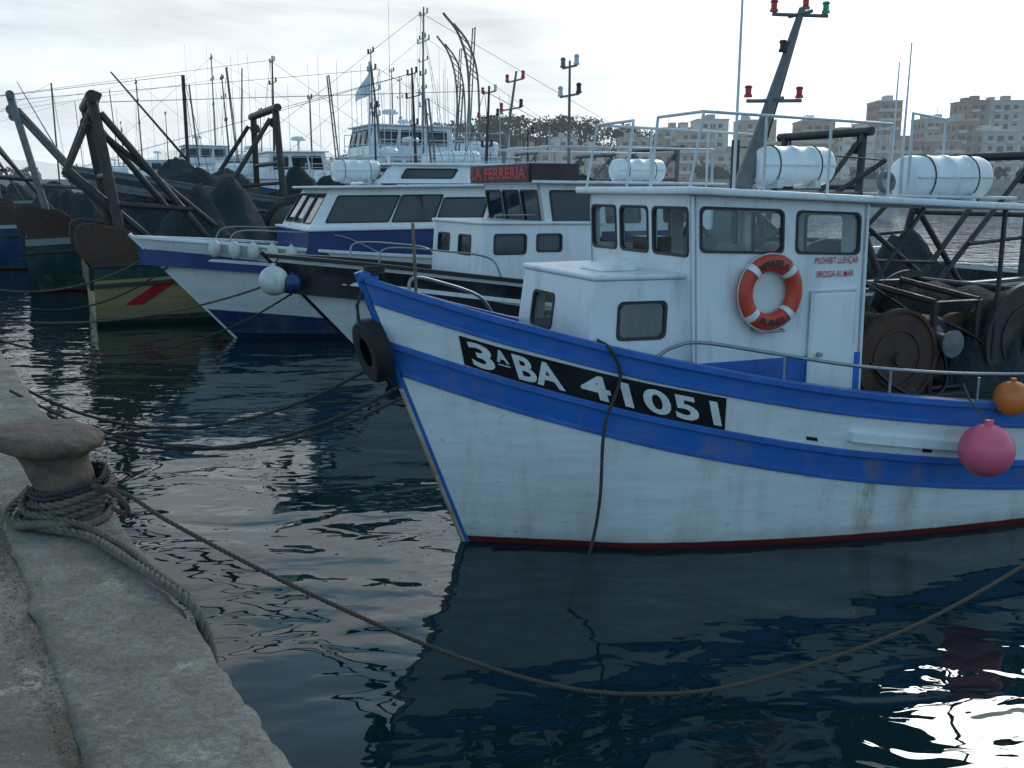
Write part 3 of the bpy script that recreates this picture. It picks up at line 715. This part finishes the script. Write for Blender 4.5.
T1,h4=trawler(stern_at(-9.4,22.3,25,15),205,15,1.5,2.4,1.4,1.25,2.5,Hy,DARKST,gx=.95,gh=3.9,glean=.5,mh=6.5,seed=1,boom=False,cabz=1.7,bridge=False,gr=.11)
tubes('trawl_arms',[([(13.0,s*1.6,1.0),(15.3,s*1.5,3.2),(14.6,s*1.3,4.75)],.08) for s in (-1,1)]+[([(11.5,1.5,1.2),(14.9,1.4,4.2)],.06)],DARKST,T1)
net_pile(T1,12.3,.3,1.2,1.6,1.7,1.9,NET)
for q in ([(13.2,.35),(13.6,.35),(14.4,.85),(14.0,.85)],[(12.4,.85),(12.0,.85),(13.0,.35),(13.4,.35)],[(11.6,.35),(12.0,.35),(12.6,.85),(12.2,.85)]):
    h4.decal(T1,'hull_chevron',RED,q,.015,side=1,nx=6)
trawler(stern_at(-14.2,29.5,25,17),205,17,1.6,2.8,1.7,1.5,2.8,Hg,DARKST,gx=.95,gh=4.3,glean=.9,mh=7,seed=2,boom=False,bridge=True,gr=.10,gm=GREYST,cabz=1.6)
T3,h3_=trawler((-9.6,27.5,0),24,18,2.2,3.4,2.1,1.9,2.9,Hd,GREYST,cabx=(.3,.52),gx=.17,gh=3.5,glean=-.1,mh=7,seed=3,boom=False,cabz=1.7,bridge=False)
net_pile(T3,1.0,0,2.5,2.0,1.3,1.2,NET); net_pile(T3,4.2,0,1.8,1.6,1.7,1.7,NET)
trawler(stern_at(-19.5,37,25,17),205,17,1.6,3.0,1.7,1.6,2.8,Hb,DARKST,gx=.95,gh=4.8,glean=1.1,mh=9,seed=4,boom=True,gr=.10)
trawler((-8.5,35,0),24,18,2.2,3.2,1.9,1.9,2.9,Hw,WHITE,cabx=(.16,.48),gx=.85,gh=3,glean=.3,mh=10,seed=5,gm=GREYST,boom=False,cabz=2.5,davit=True)
trawler(stern_at(-25,48,25,18),205,18,1.6,3.0,1.8,1.7,2.8,Hd,DARKST,gx=.95,gh=5,glean=.8,mh=10,seed=6,boom=False,gm=GREYST)
trawler((-10,46,0),24,18,2,3.2,2.0,2.0,2.9,Hb,WHITE,gx=.85,gh=3,glean=.3,mh=11,seed=8,gm=GREYST,boom=False,cabz=2.8,davit=True)
trawler((-24,60,0),24,18,2,3.4,2.2,2.0,3,Hw,WHITE,gx=.9,gh=4,glean=.3,mh=13,seed=9,gm=GREYST,boom=False,cabz=2.6)
trawler(stern_at(-36,66,25,18),205,18,2,3.4,2.2,2.0,3,Hg,DARKST,gx=.9,gh=6,glean=.6,mh=13,seed=10,boom=False)
trawler((-14,72,0),24,18,2,3.4,2.2,2.0,3,Hw,WHITE,gx=.9,gh=4,glean=.3,mh=13,seed=11,gm=GREYST,boom=False,cabz=2.6)
trawler(stern_at(-46,84,25,18),205,18,2,3.4,2.2,2.0,3,Hb,DARKST,gx=.9,gh=6,glean=.6,mh=15,seed=13,boom=True,gm=GREYST)
# white pennant flag on a pole
fl=empty('signal_flag',(-4.75,34,0))
tubes('flag_pole',[([(0,0,2),(0.1,0,6.9)],.035)],ALU,fl)
vs=[];fs=[]
for i in range(9):
    for j in range(5):
        u,v=i/8,j/4; vs.append((.1-u*.5,.1*math.sin(u*7),6.6-v*.75*(1-u*.7)-u*.75))
for i in range(8):
    for j in range(4): a=i*5+j; fs.append((a,a+5,a+6,a+1))
mesh('flag_cloth',vs,fs,WHITE2,fl,smooth=True)

# ============================================================ QUAY
e_=V((-.5225,.8526,0)); n_=V((-.8526,-.5225,0)); Q0=V((1.03,0,0)); QZ=1.1
qm,nt,b=nt_new('quay_concrete')
tc=N(nt,'ShaderNodeTexCoord').outputs['Object']
c=mix(nt,maprange(nt,noise_node(nt,tc,1.3,7,.7),.38,.62),(.23,.205,.165),(.42,.385,.33))
c=mix(nt,maprange(nt,noise_node(nt,tc,4.3,6,.75),.48,.66,0,.6),c,(.15,.125,.09))
c=mix(nt,maprange(nt,noise_node(nt,tc,45,4,.75),.42,.62,0,.5),c,(.12,.1,.08))
c=mix(nt,maprange(nt,noise_node(nt,tc,3.1,6,.8),.60,.64,0,.6),c,(.5,.47,.42))
vo=N(nt,'ShaderNodeTexVoronoi'); vo.inputs['Scale'].default_value=75; nt.links.new(tc,vo.inputs['Vector'])
c=mix(nt,maprange(nt,vo.outputs['Distance'],.12,.3,.5,0),c,(.09,.075,.06))
nt.links.new(c,b.inputs['Base Color']); b.inputs['Roughness'].default_value=.95
b.inputs['Specular IOR Level'].default_value=.2
h=math_n(nt,'ADD',noise_node(nt,tc,7,8,.75),math_n(nt,'MULTIPLY',noise_node(nt,tc,60,3,.7),.3)); bump(nt,b,h,.035,1)
quay=empty('quay',(0,0,0))
def qpt(a,nn,z): return Q0+e_*a+n_*nn+V((0,0,z))
cols=[(-.0,-1.6),(0,-.6),(0,-.1),(.002,-.045),(.012,-.018),(.03,-.004)]+[(.03+.49*k/12,0) for k in range(1,13)]+[(.53,-.006),(.545,-.016)]
vs=[];fs=[]; A=[-6]+[.5+.035*i for i in range(400)]+[15+1.5*i for i in range(48)]
for a in A:
    for nn,z in cols:
        p=qpt(a,nn,0); j=noise.noise(p*3)*.007+noise.noise(p*11)*.005+noise.noise(p*28)*.002
        ej=(noise.noise(V((a*2.2,1,0)))*.026+noise.noise(V((a*9,2,0)))*.018+noise.noise(V((a*21,4,z*9)))*.008) if nn<.04 else (noise.noise(V((a*5,7,0)))*.02 if nn>.51 else 0)
        vs.append(qpt(a,nn+max(-.02,ej),QZ+z+j))
m=len(cols)
for i in range(len(A)-1):
    for k in range(m-1): fs.append((i*m+k,i*m+k+1,(i+1)*m+k+1,(i+1)*m+k))
mesh('coping',vs,fs,qm,quay,smooth=True,ang=60,recalc=False)
cols=[(.50,-.035),(.53,-.013),(.58,-.012),(.62,-.004)]+[(.62+.16*k,0) for k in range(1,16)]+[(6,0),(40,0)]
vs=[];fs=[]
for a in A:
    for nn,z in cols:
        p=qpt(a,nn,0); j=noise.noise(p*2)*.008+noise.noise(p*9)*.005
        vs.append(qpt(a,nn,QZ-.004+z+j))
m=len(cols)
for i in range(len(A)-1):
    for k in range(m-1): fs.append((i*m+k,i*m+k+1,(i+1)*m+k+1,(i+1)*m+k))
mesh('pavement',vs,fs,qm,quay,smooth=True,ang=60)
g=G(); random.seed(3)
for i in range(10000):
    a=random.uniform(1,9); nn=.575+random.gauss(0,.05)*(1+.5*math.sin(a*3)) if random.random()<.87 else random.uniform(.05,1.6)
    s=random.uniform(.002,.007); c0=qpt(a,nn,QZ-.006+s*.4-(.008 if abs(nn-.55)<.05 else -.002))
    v=[c0+V((random.uniform(-1,1),random.uniform(-1,1),random.uniform(-.3,1)))*s for _ in range(4)]
    g.add(v,[(0,1,2),(0,2,3),(0,3,1),(1,3,2)])
g.obj('gravel',M('grit',(.24,.165,.1),.9,scale=40,col2=(.1,.065,.042)),quay)
# bollard
BO=V((-2.33,5.08,QZ))
bol=empty('mooring_bollard',BO)
prof=[(.2,-.01),(.2,.02),(.195,.035),(.18,.05),(.168,.1),(.16,.15),(.158,.2),(.158,.25),(.158,.3),(.172,.345),(.215,.37),(.262,.39),(.278,.415),(.278,.44),(.255,.468),(.2,.482),(.1,.488),(.001,.49)]
v,f=lathe_geo(prof,(0,0,0),(0,0,1),56)
v=[p+V((-.13*max(0,p.z-.1)/.4,-.02*p.z,noise.noise(p*6)*.014-.05*p.x*(p.z/.4)))+V((noise.noise(p*5+V((3,0,0))),noise.noise(p*5),noise.noise(p*17)*.5))*.011 for p in v]
mesh('bollard_casting',v,f,IRONB,bol,smooth=True,ang=50)
for r0,z0,tn,rr,mt,nm in ((.2,.04,3.3,.02,ROPE,'hawser_turns'),(.185,.16,2.4,.013,ROPED,'line_turns'),(.205,.12,1.6,.015,ROPEB,'line_turns_brown')):
    pts=[]
    for k in range(int(tn*14)):
        a=2*math.pi*k/14
        pts.append((r0*math.cos(a)*(1+.08*math.sin(k*1.7))+.0,r0*math.sin(a)*(1+.08*math.cos(k*1.3)),z0+k/14*rr*1.9+.03*math.sin(a+.8)))
    rope(nm,pts,rr,mt,bol)
pts=[(.23*math.cos(a)-.02,.26*math.sin(a)-.04,.035+.02*math.sin(3*a)) for a in [2*math.pi*k/14+2.5 for k in range(26)]]
rope('hawser_loop',pts,.022,ROPE,bol)
tubes('iron_hook',[(catmull([(.17,-.1,.2),(.3,-.16,.17),(.36,-.17,.1),(.33,-.15,.06),(.27,-.14,.09)],6),.013)],RUST,bol)
sh=V((.12,-.05,0))
def S_(l): return [V(p)+sh for p in l]
rope('hawser',S_([(-2.74,5.25,1.2),(-2.72,4.98,1.15),(-2.5,4.86,1.13),(-2.2,4.72,1.13),(-1.93,4.45,1.13),(-1.62,4.12,1.13),(-1.43,3.93,1.10),(-1.34,3.82,.98),(-1.30,3.76,.7),(-1.28,3.72,.2),(-1.25,3.7,-.3)]),.022,ROPE)
rope('hawser',S_([(-2.68,5.15,1.25),(-2.6,4.92,1.19),(-2.3,4.85,1.15),(-1.98,4.58,1.14),(-1.66,4.2,1.135),(-1.46,3.99,1.10),(-1.38,3.87,.9),(-1.35,3.8,.3),(-1.3,3.78,-.3)]),.018,ROPE)
rope('mooring_rope',[(-2.17,4.96,1.30),(-2.0,4.98,1.25),(-1.75,4.96,1.09),(-1.1,4.92,.75),(-.38,4.95,.395),(.26,4.98,.17),(.8,5.05,.09),(1.34,5.2,.085),(2.28,5.5,.24),(3.24,6.0,.46),(4.5,6.7,.85),(5.6,7.4,1.25)],.012,ROPEB)
def sag(p,q,s,n=9):
    p=V(p);q=V(q); return [p.lerp(q,i/(n-1))-V((0,0,s*4*(i/(n-1))*(1-i/(n-1)))) for i in range(n)]
rope('mooring_rope',sag((-6.0,10.6,1.25),M1@V((-.62,.14,1.5)),.75),.016,ROPED)
rope('mooring_rope',sag((-5.9,10.3,1.2),M1@V((-.45,-.0,1.35)),.8),.016,ROPED)
rope('mooring_rope',sag((-4.2,8.2,1.15),M1@V((-.5,.1,1.2)),.45),.012,ROPED)
M2=Matrix.Translation(V((-1.75,14.4,0)))@Matrix.Rotation(rad(25),4,'Z'); M3=Matrix.Translation(V((-5.3,19.1,0)))@Matrix.Rotation(rad(24),4,'Z')
rope('mooring_rope',sag((-9.0,14.5,1.2),M2@V((-1.5,0,1.6)),.45),.016,ROPEB,pitch=.3)
rope('mooring_rope',sag((-7.6,13.0,1.2),M2@V((-1.4,0,1.4)),.7),.015,ROPED,pitch=.3)
rope('mooring_rope',sag((-11.2,19.6,1.2),M3@V((-1.5,0,1.6)),.5),.018,ROPEB,pitch=.4)
rope('mooring_rope',sag((-10,17.8,1.2),M3@V((-1.2,-.1,1.4)),.65),.017,ROPED,pitch=.4)
# ============================================================ WATER
wm,nt,b=nt_new('sea_water')
tc=N(nt,'ShaderNodeTexCoord').outputs['Object']
b.inputs['Base Color'].default_value=(.004,.02,.022,1); b.inputs['Roughness'].default_value=.015; b.inputs['IOR'].default_value=1.34
n1=noise_node(nt,mapping(nt,tc,(.7,1.1,1)),1.0,1.5,.45,.8)
n2=noise_node(nt,mapping(nt,tc,(1.0,1.6,1)),2.8,1.5,.5,.5)
n3=maprange(nt,noise_node(nt,tc,.22,2,.5),.35,.65,.2,1)
h=math_n(nt,'ADD',n1,math_n(nt,'MULTIPLY',n2,math_n(nt,'MULTIPLY',n3,.28)))
bump(nt,b,h,.045,1)
S=5000
mesh('water',[(-S,-S,0),(S,-S,0),(S,S,0),(-S,S,0)],[(0,1,2,3)],wm)
# ============================================================ FAR SHORE
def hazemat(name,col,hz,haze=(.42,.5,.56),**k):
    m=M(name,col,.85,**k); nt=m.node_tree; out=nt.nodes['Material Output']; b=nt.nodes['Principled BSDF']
    em=N(nt,'ShaderNodeEmission'); em.inputs[0].default_value=haze+(1,); em.inputs[1].default_value=1  # aerial haze painted into the material: constant glow mixed over the surface colour
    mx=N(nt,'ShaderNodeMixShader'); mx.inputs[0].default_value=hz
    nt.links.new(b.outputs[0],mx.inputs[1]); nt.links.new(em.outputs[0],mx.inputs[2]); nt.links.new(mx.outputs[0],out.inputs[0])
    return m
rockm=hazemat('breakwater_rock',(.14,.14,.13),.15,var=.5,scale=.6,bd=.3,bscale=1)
vs=[];fs=[];nx=260
for i in range(nx+1):
    x=-260+720*i/nx
    for k,(y,z) in enumerate(((225,-.5),(227,.8),(229,1.9),(231,3.0),(236,3.4),(500,4.5))):
        j=noise.noise(V((x*.35,k*3.1,0)))
        vs.append((x,y+j*1.2,z+(j*.7 if 0<k<4 else 0)))
for i in range(nx):
    for k in range(5): a=i*6+k; fs.append((a,a+6,a+7,a+1))
mesh('shore_ground',vs,fs,rockm)
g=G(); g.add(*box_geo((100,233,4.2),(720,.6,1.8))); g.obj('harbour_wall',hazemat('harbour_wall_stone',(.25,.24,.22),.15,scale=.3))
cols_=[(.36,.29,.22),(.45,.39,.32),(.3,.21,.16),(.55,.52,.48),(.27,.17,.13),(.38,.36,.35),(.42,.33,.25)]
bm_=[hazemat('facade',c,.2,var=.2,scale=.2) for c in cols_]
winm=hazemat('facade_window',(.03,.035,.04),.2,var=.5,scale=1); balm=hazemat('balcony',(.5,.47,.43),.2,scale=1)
random.seed(21)
def building(x,y,w,d,fl,rz):
    e=empty('apartment_building',(x,y,3.6),rz); h=fl*2.8+.8; mt=random.choice(bm_)
    box('walls',(0,0,h/2),(w,d,h),mt,e,bev=0)
    gw=G();gb=G(); step=random.choice([2.3,2.7,3.1]); nn=max(2,int((w-.6)/step)); x0=-step*(nn-1)/2
    recess=random.random()<.5
    for f in range(fl):
        z=f*2.8+1.7
        for k in range(nn):
            ww=random.choice([1.0,1.3,1.7]) 
            gw.add(*box_geo((x0+k*step,-d/2-.02,z),(ww,.1,1.5)))
        if f and recess: gb.add(*box_geo((0,-d/2-.65,z-1.15),(w*.92,1.2,.18))); gb.add(*box_geo((0,-d/2-1.22,z-.7),(w*.92,.08,.65)))
        elif f:
            for k in range(0,nn,2): gb.add(*box_geo((x0+k*step,-d/2-.5,z-.95),(step*.85,.9,.8)))
        for k in range(3):
            for s in (-1,1): gw.add(*box_geo((s*(w/2+.02),-d/2+2+k*3.2,z),(.1,1.3,1.4)))
    gw.obj('windows',winm,e); gb.obj('balconies',balm,e)
    gr=G(); gr.add(*box_geo((0,0,h+.2),(w+.3,d+.3,.4)))
    for k in range(2): gr.add(*box_geo((random.uniform(-w*.3,w*.3),random.uniform(-1,2),h+1.0),(random.uniform(1.6,3),3,random.uniform(1.0,2.4))))
    for k in range(2):
        q=random.uniform(-w*.3,w*.3); gr.add(*box_geo((q,0,h+2.0),(.1,.1,3.4)))
    gr.obj('roof_parapet',random.choice(bm_),e)
x=-2
while x<235:
    t=max(0,min(1,(x-10)/120)); w=random.uniform(5,10)
    fl=int(round(2.6+2.8*t+random.uniform(-1.2,1.5)))
    building(x+w/2,285+random.uniform(-2,5),w,12,fl,random.uniform(-.06,.06)); x+=w+random.uniform(-.1,1.0)*(1 if random.random()<.8 else 3)
x=0
while x<260:
    w=random.uniform(6,12); t=max(0,min(1,(x-20)/130))
    building(x+w/2,325+random.uniform(-3,5),w,12,int(round(4.4+4.0*t+random.uniform(-1.5,2.0))),random.uniform(-.1,.1)); x+=w+random.uniform(.5,6)
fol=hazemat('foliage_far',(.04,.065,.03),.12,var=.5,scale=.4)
g=G(); random.seed(5)
def clump(cx,cy,cz,r,n):
    for _ in range(n):
        d=V((random.gauss(0,1),random.gauss(0,1),random.gauss(0,1))).normalized()*r*random.uniform(.5,1.05)
        c0=V((cx,cy,cz))+V((d.x,d.y,d.z*.75)); s=random.uniform(.25,.6)
        a=V((random.uniform(-1,1),random.uniform(-1,1),random.uniform(-1,1)))*s;b2_=V((random.uniform(-1,1),random.uniform(-1,1),random.uniform(-1,1)))*s
        g.add([c0-a,c0+b2_,c0+a,c0-b2_],[(0,1,2,3)])
for i in range(100):
    x=random.uniform(-120,210); z=3.6+random.uniform(2.0,3.6); r=random.uniform(1.6,2.8)
    clump(x,241+random.uniform(-2,2),z,r,110)
    g.add(*tube_geo([(x,241,3.4),(x,241,z)],.2,5))
for i in range(130):
    x=random.uniform(-60,50); hgt=24-((x-5)/40)**2*5+random.uniform(-2,2)
    for q in (0,1): clump(x,345+q*6,max(5,hgt-q*5),random.uniform(2.5,4.5),90)
g.obj('tree_line',fol)
vs=[];fs=[]
for i in range(61):
    x=-110+220*i/60
    for k,f in enumerate((0,.6,1,.8)):
        vs.append((x,333+k*20,3+max(0,19*math.exp(-((x-0)/60)**2))*f+noise.noise(V((x*.1,k,0)))))
for i in range(60):
    for k in range(3): a=i*4+k; fs.append((a,a+4,a+5,a+1))
mesh('wooded_hill',vs,fs,fol,smooth=True)
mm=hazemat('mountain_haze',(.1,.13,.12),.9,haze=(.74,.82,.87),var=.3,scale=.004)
vs=[];fs=[]
for i in range(161):
    x=-2200+5200*i/160
    hh=80+170*math.exp(-((x-1750)/600)**2)+40*math.exp(-((x+900)/500)**2)+50*noise.noise(V((x*.002,0,0)))+18*noise.noise(V((x*.009,3,0)))
    vs+= [(x,2600,-5),(x,2900,hh*.6),(x,3200,hh)]
for i in range(160):
    for k in range(2): a=i*3+k; fs.append((a,a+3,a+4,a+1))
mesh('mountains',vs,fs,mm,smooth=True)
random.seed(9)
for i in range(8):
    x=random.uniform(-90,110); y=random.uniform(150,205)
    e=empty('sailing_yacht',(x,y,0),random.uniform(-.3,.3)+math.pi*(i%2))
    h=scaled_hull(9,.9,1.3,1.0,1.0,1.5); h.build(e,Hw,WHITE,WHITE,rows=8,bul=.15)
    cabin(e,'coachroof',2.5,5.5,.8,.9,.8,1.6,1.5,rf=.3,roof=.02,side=[(.1,.9,.5,.8)])
    tubes('mast',[([(3.6,0,1),(3.6,0,12.5)],.09),([(3.6,0,2.2),(7.6,0,2.2)],.1),([(3.6,0,12.5),(-.8,0,1.3)],.02),([(3.6,0,12.5),(9,0,1)],.02)],ALU,e)
# ============================================================ CAMERA / LIGHT
cd=bpy.data.cameras.new('camera'); cam=bpy.data.objects.new('camera',cd); scene.collection.objects.link(cam)
cam.location=(0,0,2.8); cam.rotation_euler=(rad(79),0,0); cd.lens=35.16; cd.sensor_width=36; cd.clip_end=12000; cd.clip_start=.05
scene.camera=cam
AZ,EL=25,27
d=V((math.sin(rad(AZ))*math.cos(rad(EL)),math.cos(rad(AZ))*math.cos(rad(EL)),math.sin(rad(EL))))
sd=bpy.data.lights.new('sun','SUN'); sd.energy=.6; sd.angle=rad(11); sd.color=(1,.96,.9)
so=bpy.data.objects.new('sun',sd); scene.collection.objects.link(so); so.rotation_euler=d.to_track_quat('Z','Y').to_euler()
w=bpy.data.worlds.new('World'); scene.world=w; w.use_nodes=True; nt=w.node_tree
bg=nt.nodes['Background']
sky=N(nt,'ShaderNodeTexSky'); sky.sky_type='NISHITA'; sky.sun_disc=False; sky.sun_elevation=rad(EL); sky.sun_rotation=rad(AZ)
tc=N(nt,'ShaderNodeTexCoord').outputs['Generated']
sp=N(nt,'ShaderNodeSeparateXYZ'); nt.links.new(tc,sp.inputs[0])
sun_dot=N(nt,'ShaderNodeVectorMath',operation='DOT_PRODUCT'); nt.links.new(tc,sun_dot.inputs[0]); sun_dot.inputs[1].default_value=(math.sin(rad(AZ*.5)),math.cos(rad(AZ*.5)),.15)
front=maprange(nt,sun_dot.outputs['Value'],-.3,.85)
sd2=N(nt,'ShaderNodeVectorMath',operation='DOT_PRODUCT'); nt.links.new(tc,sd2.inputs[0]); sd2.inputs[1].default_value=tuple(d)
glow=maprange(nt,sd2.outputs['Value'],.86,1.0,1.0,2.4)
cn=noise_node(nt,mapping(nt,tc,(1,1,3.2)),2.4,6,.58,.4)
low=maprange(nt,sp.outputs[2],.05,.55,.45,-.03)
cover=maprange(nt,math_n(nt,'ADD',cn,low),.45,.62)
shade=maprange(nt,noise_node(nt,mapping(nt,tc,(1,1,6)),3.6,6,.62,.3),.35,.65,.80,1.1)
bri=math_n(nt,'MULTIPLY',math_n(nt,'MULTIPLY',maprange(nt,front,0,1,10.2,10.2),shade),glow)
tint=mix(nt,front,(.56,.92,1.2),(.91,.985,1.03))
cc=N(nt,'ShaderNodeVectorMath',operation='SCALE'); nt.links.new(tint,cc.inputs[0]); nt.links.new(bri,cc.inputs['Scale'])
skb=N(nt,'ShaderNodeVectorMath',operation='MULTIPLY'); nt.links.new(sky.outputs[0],skb.inputs[0]); skb.inputs[1].default_value=(1.4,1.85,1.8)
c=mix(nt,cover,skb.outputs[0],cc.outputs[0])
nt.links.new(c,bg.inputs[0]); bg.inputs[1].default_value=.1
scene.view_settings.view_transform='Standard'; scene.view_settings.look='None'; scene.view_settings.exposure=0; scene.view_settings.gamma=1
